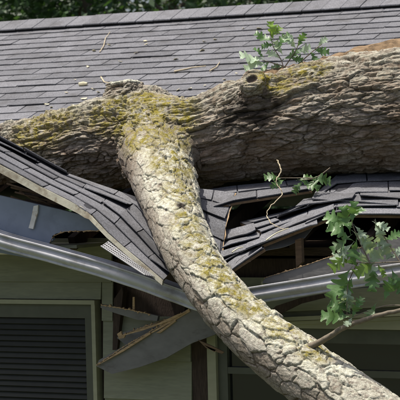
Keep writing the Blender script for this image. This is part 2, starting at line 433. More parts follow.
# left flap: eave strip wrenched up on the left and pressed down under the limb
flapL = empty('roof_flap', (0, 0, 0)); flapL.parent = house; flapL['label'] = 'eave strip of shingles wrenched up and bent under the limb'
PL = Patch([P3([(-60, 134, 9.62), (-12, 159, 9.50), (40, 187, 9.38), (84, 209, 9.25), (107, 233, 9.13), (131, 254, 9.03), (163, 281, 8.92)]),
            P3([(-40, 128, 9.92), (8, 153, 9.80), (56, 179, 9.66), (98, 199, 9.52), (122, 214, 9.36), (148, 243, 9.20), (172, 270, 9.05)]),
            P3([(-22, 128, 10.15), (24, 150, 10.02), (64, 172, 9.86), (106, 187, 9.74), (140, 198, 9.62), (168, 230, 9.42), (190, 262, 9.20)])], lin=True)
PL.shingles(flapL, 5, tabw=.32, seed=5, mess=.004, lift=.007, curl=lambda c, u: (.022 if (c == 4 and u < .4) else .0)+(.010 if c == 2 and u > .55 else 0))
PL.sheet('felt_strip', flapL, M['felt'], -.0035, .0005, v0=.015, nu=30)
PL.sheet('deck_strip', flapL, M['deck'], -.016, -.005, v0=.03)
# loose curled shingle standing up at the far corner
cp = Patch([P3([(30, 163, 9.93), (48, 171, 9.86), (68, 181, 9.79), (92, 190, 9.70)]), P3([(25, 158, 9.97), (42, 163, 9.92), (68, 177, 9.84), (98, 189, 9.73)])])
cp.sheet('curled_shingle', flapL, M['shingle'], .0, .006, nu=12, nv=2)
# drip edge hanging from the flap's lower edge
dv, df = [], []
for i in range(41):
    u = i/40; p = PL.at(u, 0); q = PL.nrm(u, 0); dn = V((0, -.25, -1)).normalized()
    w_ = .034 if u < .60 else .020
    dv += [p+q*.004+V((0, -.006, 0)), p+dn*w_+V((0, -.006, 0)), p+dn*w_+V((0, .006, 0)), p+q*.004+V((0, .008, 0))]
for i in range(40):
    a = i*4; df += [(a+j, a+(j+1) % 4, a+4+(j+1) % 4, a+4+j) for j in range(4)]
df += [(0, 1, 2, 3), (160, 163, 162, 161)]
part('drip_edge', dv, df, M['drip'], flapL)

# right side: sheet dropping towards the limb
flapR = empty('roof_flap', (0, 0, 0)); flapR.parent = house; flapR['label'] = 'torn sheet of shingles sagging towards the limb, over a dark gap'
PRs = [Patch([P3([(212, 286, 8.94), (238, 267, 8.92), (264, 249, 8.93)]), P3([(206, 262, 9.14), (232, 249, 9.14), (262, 238, 9.16)]), P3([(200, 240, 9.36), (226, 230, 9.38), (262, 222, 9.40)])], lin=True),
       Patch([P3([(258, 247, 8.97), (300, 230, 8.97), (338, 215, 8.98), (410, 216, 8.90), (480, 222, 8.75)]), P3([(262, 232, 9.16), (302, 217, 9.18), (342, 200, 9.24), (410, 199, 9.14), (480, 204, 9.0)]), P3([(240, 222, 9.42), (300, 208, 9.46), (338, 174, 9.70), (410, 170, 9.62), (490, 171, 9.45)])], lin=True)]
for PR, nc, sd in ((PRs[0], 4, 11), (PRs[1], 5, 14)):
    PR.shingles(flapR, nc, tabw=.33, seed=sd, lift=.007, mess=.007)
    PR.sheet('felt_strip', flapR, M['felt'], -.0035, .0005, v0=.03, nu=30)
    PR.sheet('deck_strip', flapR, M['deck'], -.018, -.005, v0=.04)
# long snapped strips fanned over each other at the break
for q in ([(222, 258, 9.05), (266, 243, 8.99), (264, 239.5, 9.03), (221, 252, 9.10)], [(246, 249, 8.96), (318, 224, 8.93), (317, 219.5, 8.99), (248, 243.5, 9.03)], [(264, 237, 9.08), (334, 210, 9.02), (334, 205, 9.10), (268, 231, 9.16)],
          [(296, 207, 9.24), (352, 199, 9.14), (356, 193.5, 9.24), (304, 200, 9.34)], [(312, 199, 9.26), (398, 206, 9.02), (398, 200, 9.12), (316, 192, 9.38)], [(226, 240, 9.22), (256, 231, 9.18), (254, 224, 9.28), (226, 232, 9.32)]):
    P_ = [pt(*k_) for k_ in q]; n_ = (P_[1]-P_[0]).cross(P_[3]-P_[0]).normalized(); n_ = n_ if n_.z > 0 else -n_
    lo_ = [P_[0].lerp(P_[1], t)+(P_[0]-P_[3])*random.uniform(-.12, .12) for t in (0, .2, .45, .7, .88, 1)]
    vs, fs = prism_geo(lo_+[P_[2], P_[3]], n_*.006); part('snapped_strip', vs, fs, M['shingle'], flapR)
# upper lip still hanging from the slope, its lower edge free
flapU = empty('roof_flap', (0, 0, 0)); flapU.parent = house; flapU['label'] = 'narrow lifted lip of shingles over the dark hole below the trunk'
PU = Patch([P3([(214, 208, 9.42), (234, 202, 9.40), (266, 197, 9.38), (312, 190, 9.40)]),
            P3([(206, 190, 9.72), (232, 186, 9.72), (265, 183, 9.70), (306, 179, 9.68)]), ], lin=True)
PU.shingles(flapU, 2, tabw=.30, seed=21, lift=.006, mess=.004)
PU.sheet('felt_strip', flapU, M['felt'], -.0035, .0005, v0=.015, nu=30)
PU.sheet('deck_strip', flapU, M['deck'], -.016, -.005)
# tilted piece against the limb with its torn raw edge
flapT = empty('roof_flap', (0, 0, 0)); flapT.parent = house; flapT['label'] = 'shingle piece tipped up against the limb with a torn edge'
PT = Patch([P3([(196, 246, 9.10), (208, 256, 9.06), (221, 262, 9.04)]), P3([(188, 205, 9.40), (208, 214, 9.36), (226, 222, 9.30)]), P3([(190, 188, 9.62), (212, 190, 9.60), (235, 193, 9.52)])])
PT.shingles(flapT, 4, tabw=.22, seed=31, lift=.007, mess=.005)
PT.sheet('felt_strip', flapT, M['felt'], -.0035, .0005, v0=.015, nu=30)
PT.sheet('deck_strip', flapT, M['deck'], -.014, -.005, nu=8)
ev = [PT.at(1, i/12)+PT.nrm(1, i/12)*random.uniform(-.004, .004)+V((random.uniform(0, .008), 0, 0)) for i in range(13)]
vs, fs = tube_geo(ev, [.0018+.003*random.random() for _ in ev], 6); part('torn_edge', vs, fs, M['rawwood'], flapT)

# ------------------------------------------------------------------ walls, siding
wall = empty('wall', (0, 0, 0)); wall.parent = house
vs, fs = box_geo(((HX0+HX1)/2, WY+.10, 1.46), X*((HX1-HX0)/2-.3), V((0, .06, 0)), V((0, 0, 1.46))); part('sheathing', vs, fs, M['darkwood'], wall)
for xx in (HX0+.36, HX1-.36):
    vs, fs = prism_geo([V((xx, WY+.17, .0)), V((xx, 2*RY-WY-.17, 0)), V((xx, 2*RY-WY-.17, 2.92)), V((xx, RY, RZ-.10)), V((xx, WY+.17, 2.92))], V((.1, 0, 0))); part('gable_wall', vs, fs, M['siding'], wall)
vs, fs = box_geo(((HX0+HX1)/2, 2*RY-WY-.1, 1.46), X*((HX1-HX0)/2-.3), V((0, .06, 0)), V((0, 0, 1.46))); part('back_wall', vs, fs, M['siding'], wall)
# attic floor
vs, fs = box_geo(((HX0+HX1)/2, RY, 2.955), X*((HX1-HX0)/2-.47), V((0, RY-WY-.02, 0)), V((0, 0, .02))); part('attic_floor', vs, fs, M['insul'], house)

# window openings on the wall (world x, z)
def wp(x, y): p = ony(x, y, WY); return p.x, p.z
wl_x1, wl_z1 = wp(97, 300); wl_x0 = wl_x1-.95; wl_z0 = wl_z1-1.15
wr_x0, wr_z1 = wp(209, 344)[0], wp(300, 318)[1]; wr_x1 = wr_x0+1.15; wr_z0 = wr_z1-1.25
sh_x0 = wp(191.5, 355)[0]
hole = (wp(117, 300)[0], wp(196, 300)[0], wp(150, 318)[1])
z_ref = wp(30, 281.5)[1]; EXS = .200
BOARD_H = EXS+.025
def siding_board(x0, x1, zb, BOARD_H=BOARD_H):
    L_ = x1-x0
    if L_ < .03: return
    vs = []; n_ = max(2, int(L_/.5)); fs = []
    for i in range(n_+1):
        x = x0+L_*i/n_; w_ = random.uniform(-.0015, .0015)
        vs += [(x, WY-.012+w_, zb), (x, WY+.012, zb), (x, WY+.012, zb+BOARD_H), (x, WY+.004+w_, zb+BOARD_H)]
    for i in range(n_):
        a = i*4; fs += [(a+j, a+4+j, a+4+(j+1) % 4, a+(j+1) % 4) for j in range(4)]
    e_ = n_*4; fs += [(3, 2, 1, 0), (e_, e_+1, e_+2, e_+3)]
    part('siding_board', vs, fs, M['siding'], wall)
k = math.floor((0.25-z_ref)/EXS)
zb = z_ref+k*EXS
while zb < 2.92:
    top = zb+EXS
    cuts = []
    if top > wl_z0-.04 and zb < wl_z1+.03: cuts.append((wl_x0-.03, wl_x1+.03))
    if top > wr_z0-.04 and zb < wr_z1+.03: cuts.append((wr_x0-.002, wr_x1+.03)); cuts.append((sh_x0, wr_x0))
    if top > hole[2]: cuts.append((hole[0]+random.uniform(-.03, .03), hole[1]))
    if top > 2.78: cuts.append((wp(122, 280)[0], wp(450, 280)[0]))
    cuts.sort(); x = HX0+.3
    segs = []
    for c0, c1 in cuts:
        if c0 > x: segs.append((x, c0))
        x = max(x, c1)
    segs.append((x, HX1-.3))
    zt = min(top, 2.80)
    for s0, s1 in segs:                                              # boards in lengths of about 3.6 m
        q = s0
        while q < s1-.001:
            e_ = min(s1, q+3.6+random.uniform(-.3, .3));  e_ = s1 if s1-e_ < .5 else e_
            siding_board(q+.0012, e_-.0012, zb); q = e_
    for wx0, wx1, wz1 in ((wl_x0-.03, wl_x1+.03, wl_z1), (wr_x0-.002, wr_x1+.03, wr_z1)):
        if zb < wz1+.03 < top and top <= hole[2]+9: siding_board(wx0+.002, min(wx1, hole[0]-.02 if wx0 < hole[0] else 9)-.002, wz1+.004, top+.025-wz1-.004)
    zb += EXS
# window: left, with louvred blind
def window(x0, x1, z0, z1, label, slats, trimw=.045, tm=None, rail=None, face=.0):
    w = empty('window', (0, 0, 0)); w.parent = house; w['label'] = label
    def bar(name, xa, xb, za, zb_, ya, yb, m_): 
        vs, fs = box_geo(((xa+xb)/2, (ya+yb)/2, (za+zb_)/2), X*((xb-xa)/2), V((0, (yb-ya)/2, 0)), V((0, 0, (zb_-za)/2))); part(name, vs, fs, m_, w)
    y0 = WY-.028; y1 = WY+.036
    bar('frame', x0, x1, z1-trimw, z1, y0, y1, tm); bar('frame', x0, x1, z0, z0+trimw, y0-.02, y1, tm)
    bar('frame', x0, x0+trimw, z0+trimw, z1-trimw, y0+.002, y1, tm); bar('frame', x1-trimw, x1, z0+trimw, z1-trimw, y0+.002, y1, tm)
    a0, a1, b0, b1 = x0+trimw, x1-trimw, z0+trimw, z1-trimw; sw = .052
    bar('sash', a0, a1, b1-sw*1.4, b1, WY-.004, WY+.03, M['darktrim']); bar('sash', a0, a1, b0, b0+sw, WY-.004, WY+.03, M['darktrim'])
    bar('sash', a0, a0+sw, b0+sw, b1-sw*1.4, WY-.002, WY+.03, M['darktrim']); bar('sash', a1-sw, a1, b0+sw, b1-sw*1.4, WY-.002, WY+.03, M['darktrim'])
    bar('pane', a0+sw-.005, a1-sw+.005, b0+sw-.005, b1-sw*1.4+.005, WY+.026, WY+.031, M['glass'])
    if rail: bar('meeting_rail', a0+sw, a1-sw, rail-.016, rail+.016, WY+.000, WY+.024, M['darktrim'])
    if slats:
        z = b1-sw*1.4-.02
        while z > b0+sw+.02:
            c = V(((a0+a1)/2, WY+.010, z)); t = rad(58)
            vs, fs = box_geo(c, X*((a1-a0)/2-sw-.002), V((0, -math.cos(t), -math.sin(t)))*.016, V((0, math.sin(t), -math.cos(t)))*.0025); part('slat', vs, fs, M['slat'], w)
            z -= .030
    return w
window(wl_x0, wl_x1, wl_z0, wl_z1, 'dark louvred window in olive trim under the bright gutter', True, .022, M['trim'])
window(wr_x0, wr_x1, wr_z0, wr_z1, 'dark glazed window with olive casing under the limb', False, .048, M['trim'], rail=wp(250, 371)[1])
# shutter beside the right window
vs, fs = box_geo(((sh_x0+wr_x0)/2-.002, WY+.012, (wr_z0+wr_z1)/2), X*((wr_x0-sh_x0)/2-.004), V((0, .012, 0)), V((0, 0, (wr_z1-wr_z0)/2)))
part('shutter', vs, fs, M['darkwood'], house, label='narrow dark panel beside the window casing')
# soffit board, intact stretches, and the wall plate
for a0, a1 in ((HX0, wp(108, 280)[0]), (wp(440, 280)[0], HX1)):
    vs, fs = box_geo(((a0+a1)/2, (EY+WY)/2+.02, 3.0), X*((a1-a0)/2), V((0, .15, 0)), V((0, 0, .008))); part('soffit', vs, fs, M['siding'], house)
# rafters in the opened eave
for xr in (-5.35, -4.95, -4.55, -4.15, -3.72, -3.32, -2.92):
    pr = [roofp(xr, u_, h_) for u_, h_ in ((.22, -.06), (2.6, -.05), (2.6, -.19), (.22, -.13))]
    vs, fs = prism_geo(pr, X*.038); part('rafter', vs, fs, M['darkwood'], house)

# ------------------------------------------------------------------ fascia, gutter, broken boards
GY = EY-.035
fas = wallprism('fascia_board', [(-70, 180), (6, 197), (60, 209.5), (104, 221), (106, 229), (103, 232), (96, 230.5), (88, 231.5), (76, 230.5), (64, 232), (56, 233.5), (52, 236), (53, 240), (49, 243), (50, 262), (-70, 240)], EY-.01, .022, M['fascia'], house, 'blue-grey painted fascia with a splintered end above the gutter')
# raw splintered lip on the break
def splinter(pxs, yy, w, parent, name='splintered_edge', m_='rawwood', jag=1.3):
    up = []; lo = []
    for i in range(len(pxs)-1):
        (x0, y0), (x1, y1) = pxs[i], pxs[i+1]; n_ = max(2, int(math.hypot(x1-x0, y1-y0)/2.2))
        n_ = max(2, int(math.hypot(x1-x0, y1-y0)/1.1))
        for k_ in range(n_):
            t = k_/n_; x = x0+(x1-x0)*t; y = y0+(y1-y0)*t
            sp_ = random.random()
            up.append((x+random.uniform(-.4, .4), y-w*(.15+.9*random.random()**2+(1.3 if sp_ > .93 else 0)))); lo.append((x, y+w*(.1+.8*random.random()**2+(1.2 if sp_ < .06 else 0))))
    up.append(pxs[-1]); 
    return wallprism(name, up+lo[::-1], yy, .014, M[m_], parent)
splinter([(50, 242), (53, 236), (64, 231.5), (80, 231), (96, 231), (105, 230)], EY-.014, 1.0, house)
# gutter hanger strap
wallprism('gutter_hanger', [(33.5, 206), (38, 205), (37.5, 213), (35, 221), (33, 229), (28.5, 228), (31, 219)], EY-.022, .010, M['strap'], house)
# debris seen in the gap under the flap
for q in range(16):
    y0 = random.uniform(180, 200); x0 = random.uniform(-20, 40)
    a_ = ony(x0, y0, EY+random.uniform(.10, .35)); b_ = ony(x0+random.uniform(40, 80), y0+random.uniform(8, 26), EY+random.uniform(.10, .3))
    vs, fs = tube_geo([a_, (a_+b_)/2+V((0, 0, random.uniform(-.01, .01))), b_], [.004+.004*random.random()]*3, 5); part('lath_splinter', vs, fs, M['darkwood'] if q % 3 else M['deck'], house)

GPROF = [(.004, .0), (.0, -.002), (.0, -.108), (.006, -.112), (.084, -.112), (.090, -.108), (.090, -.100), (.086, -.094), (.092, -.086), (.104, -.076), (.112, -.066), (.115, -.056), (.112, -.046), (.104, -.036), (.096, -.028), (.093, -.020), (.097, -.012), (.110, -.010), (.116, -.006), (.116, .0), (.108, .002), (.100, .0), (.098, -.006)]
def gutter(name, lip, m_, label, wob=.003):
    path = []
    for x, y in lip: path.append(tuple(ony(x, y, GY-.116)))
    path = catmull(path, 8); vs, fs = [], []; n_ = len(GPROF)
    for i, p in enumerate(path):
        p = V(p)+V((0, .116, 0)); t = V(path[min(i+1, len(path)-1)])-V(path[max(i-1, 0)]); t.normalize()
        up = V((0, 0, 1)); up = (up-t*up.dot(t)).normalized()
        wv = V((0, math.sin(i*.7)*wob, 0))
        for (o_, z_) in GPROF: vs.append(p+V((0, -o_*.86, 0))+up*(z_*.70)+wv)
    for i in range(len(path)-1):
        for k_ in range(n_-1): fs.append((i*n_+k_, i*n_+k_+1, (i+1)*n_+k_+1, (i+1)*n_+k_))
    o = part(name, vs, fs, m_, house, smooth=True, label=label)
    md = o.modifiers.new('thick', 'SOLIDIFY'); md.thickness = .0022; md.offset = 0
    es = o.modifiers.new('crease', 'EDGE_SPLIT'); es.split_angle = rad(60)
    return o
gutter('gutter', [(-160, 196), (-60, 217), (8, 237), (60, 251), (110, 265.5), (150, 279), (180, 290), (200, 297)], M['gutter'], 'bright aluminium gutter sagging down towards the limb')
gutter('gutter', [(226, 291), (250, 287.5), (300, 279.5), (345, 272), (420, 261), (560, 245)], M['gutter'], 'grey gutter in the shade right of the limb')

# perforated strip fallen into the left gutter
perf = empty('gutter_guard', (0, 0, 0)); perf.parent = house; perf['label'] = 'perforated aluminium gutter guard bent out under the flap'
c00, c10, c11, c01 = pt(101, 246, 9.08), pt(145, 275, 8.90), pt(158, 277, 8.95), pt(114, 237, 9.14)
NU_, NV_ = 26, 6; pv, pf = [], []
def bil(s, t): return (c00*(1-s)+c10*s)*(1-t)+(c01*(1-s)+c11*s)*t
pn = (c10-c00).cross(c01-c00).normalized()
for i in range(NU_):
    for j in range(NV_):
        b0 = len(pv)
        for hz in (0, -.0015):
            for (s_, t_) in ((0,0), (1,0), (1,1), (0,1)): pv.append(bil((i+s_)/NU_, (j+t_)/NV_)+pn*hz)
            for (s_, t_) in ((.24,.24), (.76,.24), (.76,.76), (.24,.76)): pv.append(bil((i+s_)/NU_, (j+t_)/NV_)+pn*hz)
        for q in range(4):
            r_ = (q+1) % 4
            pf += [(b0+q, b0+r_, b0+4+r_, b0+4+q), (b0+8+q, b0+12+q, b0+12+r_, b0+8+r_), (b0+4+q, b0+4+r_, b0+12+r_, b0+12+q)]
part('mesh_strip', pv, pf, M['perf'], perf)
for e0, e1 in ((c00, c10), (c01, c11)):
    vs, fs = tube_geo([e0, e1], [.004, .004], 6); part('rim', vs, fs, M['perf'], perf)

# grey broken boards dangling under the left gutter
B = WY-.10
def board(px, yy, label, edge=None, m_='greyboard', th=.022):
    o = wallprism('broken_board', px, yy, th, M[m_], house, label)
    if edge: splinter(edge, yy-.004, 1.1, house)
    return o
board([(96, 366), (99, 360), (150, 331), (188, 309), (206, 300), (222, 330), (214, 335), (192, 343), (166, 358), (140, 367), (112, 374)], B-.04, 'wide grey board snapped off and hanging below the gutter', [(96, 365), (125, 346), (152, 330.5), (190, 308.5)])
board([(117, 338), (121, 333), (160, 321), (176, 315), (182, 318), (150, 333), (126, 345)], B+.01, 'narrow grey board with splintered tip behind the wide one', [(118, 336), (124, 334), (158, 322), (178, 316)])
board([(100.5, 307.5), (101, 304.5), (105, 305), (130, 310), (158, 316), (157, 321), (138, 320), (118, 314), (103, 309)], B-.03, 'grey stick with a worn end poking left below the gutter', [(101, 305), (130, 310), (150, 314.5)])
for px_ in ([(96, 366), (122, 349.5), (150, 332), (150.5, 334), (123, 351.5)], [(140, 339), (189, 309), (190, 311.5), (160, 329)], [(118, 337), (140, 329), (163, 321.5), (163, 323.5), (141, 331)], [(150, 327), (178, 314), (186, 312), (170, 321)], [(117, 334), (121, 331), (122, 335), (126, 333), (124, 338), (119, 339)], [(156, 333), (175, 320), (176, 321), (160, 333)]):
    wallprism('splinter', px_, B-.055+random.uniform(0, .012), .010, M['rawwood'], house)
for px_ in ([(198, 340), (212, 346), (224, 352), (222, 354), (206, 348)], [(204, 345), (216, 350), (214, 352)]):
    wallprism('splinter', px_, B-.10, .008, M['deck'], house)
wallprism('splinter', [(132.6, 297), (134.4, 297), (134.6, 311), (132.4, 311)], B-.02, .006, M['rawwood'], house)
wallprism('stud', [(114, 299), (122, 287), (123, 292), (120, 320), (117, 350), (112.5, 350), (113, 325)], WY-.03, .05, M['darkwood'], house)
wallprism('stud', [(176, 294), (186, 297), (182, 330), (173, 330)], WY-.01, .04, M['darkwood'], house)

# right side: painted board with a raw edge behind the gutter, pieces in the void, frieze boards
wallprism('fascia_board', [(262, 283), (266, 277), (300, 267), (338, 254), (375, 243), (430, 230), (430, 262), (345, 278), (300, 286)], EY+.01, .022, M['greyboard'], house, 'dark grey fascia with a raw top edge behind the shaded gutter')
splinter([(264, 278), (300, 267), (338, 254), (375, 243)], EY+.006, .7, house)
wallprism('rafter_tail', [(295, 240), (301, 238), (302, 262), (296, 268)], EY+.10, .03, M['deck'], house)
# dim perforated soffit panel buckled in the void
sofp = Patch([P3([(250, 262, 9.05), (262, 252, 9.04), (285, 247, 9.06), (305, 238, 9.08)]), P3([(258, 244, 9.12), (268, 238, 9.12), (290, 232, 9.14), (318, 222, 9.14)])])
sofp.sheet('soffit_panel', house, M['perf'], 0, .003, nu=16, nv=2)
for y0, y1, yy, m_ in ((291, 311, WY-.05, 'siding'), (316.5, 320.5, WY-.06, 'trim'), (321, 324.5, WY-.04, 'trim')):
    wallprism('frieze_board', [(232, y0+68*.045), (420, y0-120*.045), (420, y1-120*.045), (232, y1+68*.045)], yy, .022, M[m_], house)
wallprism('broken_board', [(262, 318), (276, 306), (300, 298), (322, 294), (324, 298), (300, 304), (280, 314), (268, 324)], WY-.12, .02, M['darkwood'], house, 'dark strip standing in for a curved crack below the shaded gutter')  # added dark strip: its shape and colour give the dark of a curved crack

# ------------------------------------------------------------------ fallen tree
TR = [(-160, 182, 27), (-50, 163, 29), (10, 152, 30), (60, 149, 37), (100, 143, 45), (150, 140, 46), (200, 141, 46), (250, 130, 51), (300, 121, 55), (345, 114, 58), (400, 109, 61), (500, 100, 65), (600, 92, 69)]
tspine = []
for x, y, rp_ in TR:
    r_ = rp_/F*10.0
    for _ in range(3):
        d = depth_h(x, y, r_*.96); r_ = rp_/F*d
    tspine.append((*pt(x, y, d), r_))
LB = [(144, 122, 10.22, 38), (150, 134, 10.03, 39), (156, 158, 9.76, 35.5), (166, 187, 9.44, 30.5), (178, 225, 9.12, 27), (193, 260, 8.90, 26.5), (222, 300, 8.68, 26.5), (262, 340, 8.48, 29), (294, 364, 8.36, 31.5), (340, 398, 8.20, 33), (420, 452, 7.95, 34)]
lspine = [(*pt(x, y, d), rp_/F*d) for x, y, d, rp_ in LB]
tree = empty('fallen_tree', tuple(tspine[6][:3]), 'mossy fallen oak lying across the crushed roof, one limb hanging over the eave', 'tree')
ts = catmull(tspine, 12); ls = catmull(lspine, 12)
def raw_tube(sp, seg=40): 
    return tube_geo([p[:3] for p in sp], [p[3] for p in sp], seg)
rv, rf = [], []
def addgeo(vs, fs):
    b0 = len(rv); rv.extend(vs); rf.extend([tuple(b0+i for i in f) for f in fs])
addgeo(*raw_tube(ts)); addgeo(*raw_tube(ls))
def ell(c, ax, rs, seg=16):                                        # tapered stub along ax
    ax = V(ax); pts = [V(c)+ax*t for t, _ in rs]; addgeo(*tube_geo(pts, [r_ for _, r_ in rs], seg))
dT = tspine[5][3]
stub_c = pt(126, 106, depth_h(126, 143, .2)-.02); stub_ax = pt(124, 80.5, depth_h(126, 143, .2)-.02)-stub_c
ell(stub_c, stub_ax, [(-.8, .27), (-.2, .20), (.2, .15), (.6, .118), (.88, .10), (1.0, .08)])
knot_c = pt(258, 102, depth_h(250, 130, .26)-.12); knot_ax = (pt(252, 79, depth_h(250, 130, .26)-.25)-knot_c)
ell(knot_c, knot_ax, [(-.5, .15), (.2, .115), (.7, .082), (1.0, .062)])
# crotch swelling where limb leaves
ell(pt(168, 118, tspine[6][3]*0+9.95), pt(184, 170, 9.55)-pt(168, 118, 9.95), [(0, .10), (.5, .09), (1, .05)])
me = bpy.data.meshes.new('rawtree'); me.from_pydata([tuple(v) for v in rv], [], rf); me.update()
tmp = bpy.data.objects.new('rawtree', me); COL.objects.link(tmp)
bmn = bmesh.new(); bmn.from_mesh(me); bmesh.ops.recalc_face_normals(bmn, faces=bmn.faces); bmn.to_mesh(me); bmn.free()
rm = tmp.modifiers.new('r', 'REMESH'); rm.mode = 'VOXEL'; rm.voxel_size = .0036
smo = tmp.modifiers.new('s', 'SMOOTH'); smo.iterations = 10; smo.factor = .5
dg = bpy.context.evaluated_depsgraph_get(); ev_ = tmp.evaluated_get(dg); em = ev_.to_mesh()
nv = len(em.vertices); co = np.empty(nv*3); em.vertices.foreach_get('co', co); co = co.reshape(-1, 3)
no = np.empty(nv*3); em.vertices.foreach_get('normal', no); no = no.reshape(-1, 3)
npoly = len(em.polygons); lt = np.empty(npoly, int); em.polygons.foreach_get('loop_total', lt)
lv = np.empty(len(em.loops), int); em.loops.foreach_get('vertex_index', lv)
ev_.to_mesh_clear(); bpy.data.objects.remove(tmp)
# closest spine parameters
def frames(sp):
    P = sp[:, :3]; T = np.gradient(P, axis=0); T /= np.linalg.norm(T, axis=1)[:, None]
    s = np.concatenate([[0], np.cumsum(np.linalg.norm(np.diff(P, axis=0), axis=1))])
    a = np.cross(T[0], [0, 0, 1.0]); a /= np.linalg.norm(a); A = []
    for t in T:
        a = a-t*(a@t); a /= np.linalg.norm(a); A.append(a)
    A = np.array(A); return P, T, s, A, np.cross(T, A), sp[:, 3]
def param(sp):
    P, T, s, A, Bv, R_ = frames(sp); best = np.full(len(co), 1e9); idx = np.zeros(len(co), int)
    for i in range(len(P)):
        d2 = ((co-P[i])**2).sum(1); m = d2 < best; best[m] = d2[m]; idx[m] = i
    q = co-P[idx]; ds = (q*T[idx]).sum(1)
    return s[idx]+ds, (q*A[idx]).sum(1), (q*Bv[idx]).sum(1), np.sqrt(np.maximum(best-ds**2, 0))/R_[idx], idx
pt_s, pt_a, pt_b, pt_n, _i = param(ts); pl_s, pl_a, pl_b, pl_n, li_ = param(ls)
# soften the crotch: neighbour averaging where both stems meet
fk = np.array(pt(148, 140, 9.85)); jn = ((co-fk)**2).sum(1) < .37**2
for c_, r_ in ((knot_c, .14),): jn |= ((co-np.array(c_+knot_ax*.2))**2).sum(1) < r_*r_
l1 = lv; nxt = np.arange(len(lv))+1; ends_ = np.cumsum(lt); nxt[ends_-1] = ends_-lt; l2 = lv[nxt]
m_ = jn[l1] | jn[l2]; e1 = np.concatenate([l1[m_], l2[m_]]); e2 = np.concatenate([l2[m_], l1[m_]])
cnt = np.maximum(np.bincount(e1, minlength=nv), 1)
for _ in range(260):
    av = np.stack([np.bincount(e1, co[e2, k_], nv) for k_ in range(3)], 1)/cnt[:, None]
    co[jn] += .8*(av[jn]-co[jn])
islimb = (pl_n < pt_n) & (li_ > 6)
islimb |= (pl_n < 1.25) & (li_ > 22)
islimb &= pl_s > .42+.10*np.sin(co[:, 0]*31)*np.sin(co[:, 2]*37)
zn = np.zeros(nv)
Q = np.where(islimb[:, None], np.stack([pl_s*.62, pl_a, pl_b], 1)+np.array([50, 7, 3]), np.stack([pt_s*.30, pt_a, pt_b], 1))
pxs = np.empty((nv, 2))
qq = co-np.array(CAM); dd = qq@np.array(cv); pxs[:, 0] = 200+F*(qq@np.array(cr))/dd; pxs[:, 1] = 200-F*(qq@np.array(cu))/dd
near = (pxs[:, 0] > -60) & (pxs[:, 0] < 470) & (pxs[:, 1] < 470)
disp = np.zeros(nv); col = np.zeros((nv, 4)); zone = np.zeros((nv, 4)); zone[:, 3] = 1
def gauss(c, r): return np.exp(-((co-np.array(c))**2).sum(1)/(r*r))
# numpy noise
def hsh(i, j, k, sd):
    h = (i.astype(np.uint32)*np.uint32(374761393)+j.astype(np.uint32)*np.uint32(668265263)+k.astype(np.uint32)*np.uint32(2147483647)+np.uint32(sd*1442695041 & 0xffffffff))
    h = (h ^ (h >> np.uint32(13)))*np.uint32(1274126177); h = (h ^ (h >> np.uint32(16)))*np.uint32(2246822519); h ^= h >> np.uint32(15)
    return (h & np.uint32(0xffffff)).astype(np.float64)/16777216.0
def vnoise(P, sd=0):
    I = np.floor(P).astype(np.int64); f = P-I; f = f*f*f*(f*(f*6-15)+10); r_ = 0
    for dx in (0, 1):
        for dy in (0, 1):
            for dz in (0, 1):
                w = (f[:, 0] if dx else 1-f[:, 0])*(f[:, 1] if dy else 1-f[:, 1])*(f[:, 2] if dz else 1-f[:, 2])
                r_ = r_+w*hsh(I[:, 0]+dx, I[:, 1]+dy, I[:, 2]+dz, sd)
    return r_*2-1
def fbm(P, o=4, sd=0, g=.5):
    r_ = 0; a_ = 1
    for k_ in range(o): r_ = r_+a_*vnoise(P*(2.03**k_)+k_*17.3, sd+k_); a_ *= g
    return r_
def worley(P, sd=0):                                               # nearest cell: random, offset from its centre, distance to its border
    I = np.floor(P).astype(np.int64); n_ = len(P); d1 = np.full(n_, 9.); c1 = np.zeros((n_, 3)); r1 = np.zeros(n_)
    cand = []
    for dx in (-1, 0, 1):
        for dy in (-1, 0, 1):
            for dz in (-1, 0, 1):
                i, j, k_ = I[:, 0]+dx, I[:, 1]+dy, I[:, 2]+dz
                c = np.stack([i+hsh(i, j, k_, sd), j+hsh(i, j, k_, sd+1), k_+hsh(i, j, k_, sd+2)], 1)
                d = ((P-c)**2).sum(1); m = d < d1; d1[m] = d[m]; c1[m] = c[m]; r1[m] = hsh(i, j, k_, sd+3)[m]; cand.append(c.astype(np.float32))
    e = np.full(n_, 9.)
    for c in cand:
        dv_ = c-c1; L2 = np.sqrt((dv_**2).sum(1)); ok = L2 > 1e-3
        q_ = ((((c+c1)*.5-P)*dv_).sum(1))/np.maximum(L2, 1e-3); e = np.where(ok & (q_ < e), q_, e)
    return r1, P-c1, e
def sst(x, a_, b_): t = np.clip((x-a_)/(b_-a_), 0, 1); return t*t*(3-2*t)
def surf(x, y):                                                    # the tree's surface seen at a pixel
    m = np.nonzero((np.abs(pxs[:, 0]-x) < 3) & (np.abs(pxs[:, 1]-y) < 3))[0]
    return co[m[np.argmin(dd[m])]] if len(m) else np.array(pt(x, y, 9.5))
mossw = np.zeros(nv)
for x, y, r_, k_ in ((150, 104, .16, 1.2), (165, 125, .17, 1.3), (178, 160, .12, 1.1), (186, 190, .10, 1.0), (120, 106, .14, .8), (104, 118, .12, .6), (25, 138, .18, 1.0), (55, 125, .14, .7), (285, 74, .09, 1.3), (267, 80, .08, 1.2), (310, 66, .09, 1.0), (140, 130, .13, .7), (190, 218, .09, .8),
                     (214, 262, .09, .85), (225, 280, .08, .7), (247, 296, .09, .9), (285, 328, .09, .7), (318, 348, .08, .9), (262, 310, .06, .6), (200, 240, .08, .7)):
    mossw += k_*gauss(surf(x, y), r_)
upn = no[:, 2]
rotw = 1.3*gauss(surf(240, 110), .075)+1.1*gauss(surf(258, 112), .065)+.8*gauss(surf(225, 118), .05)+1.4*gauss(surf(182, 203), .020)+.9*gauss(surf(268, 100), .05)
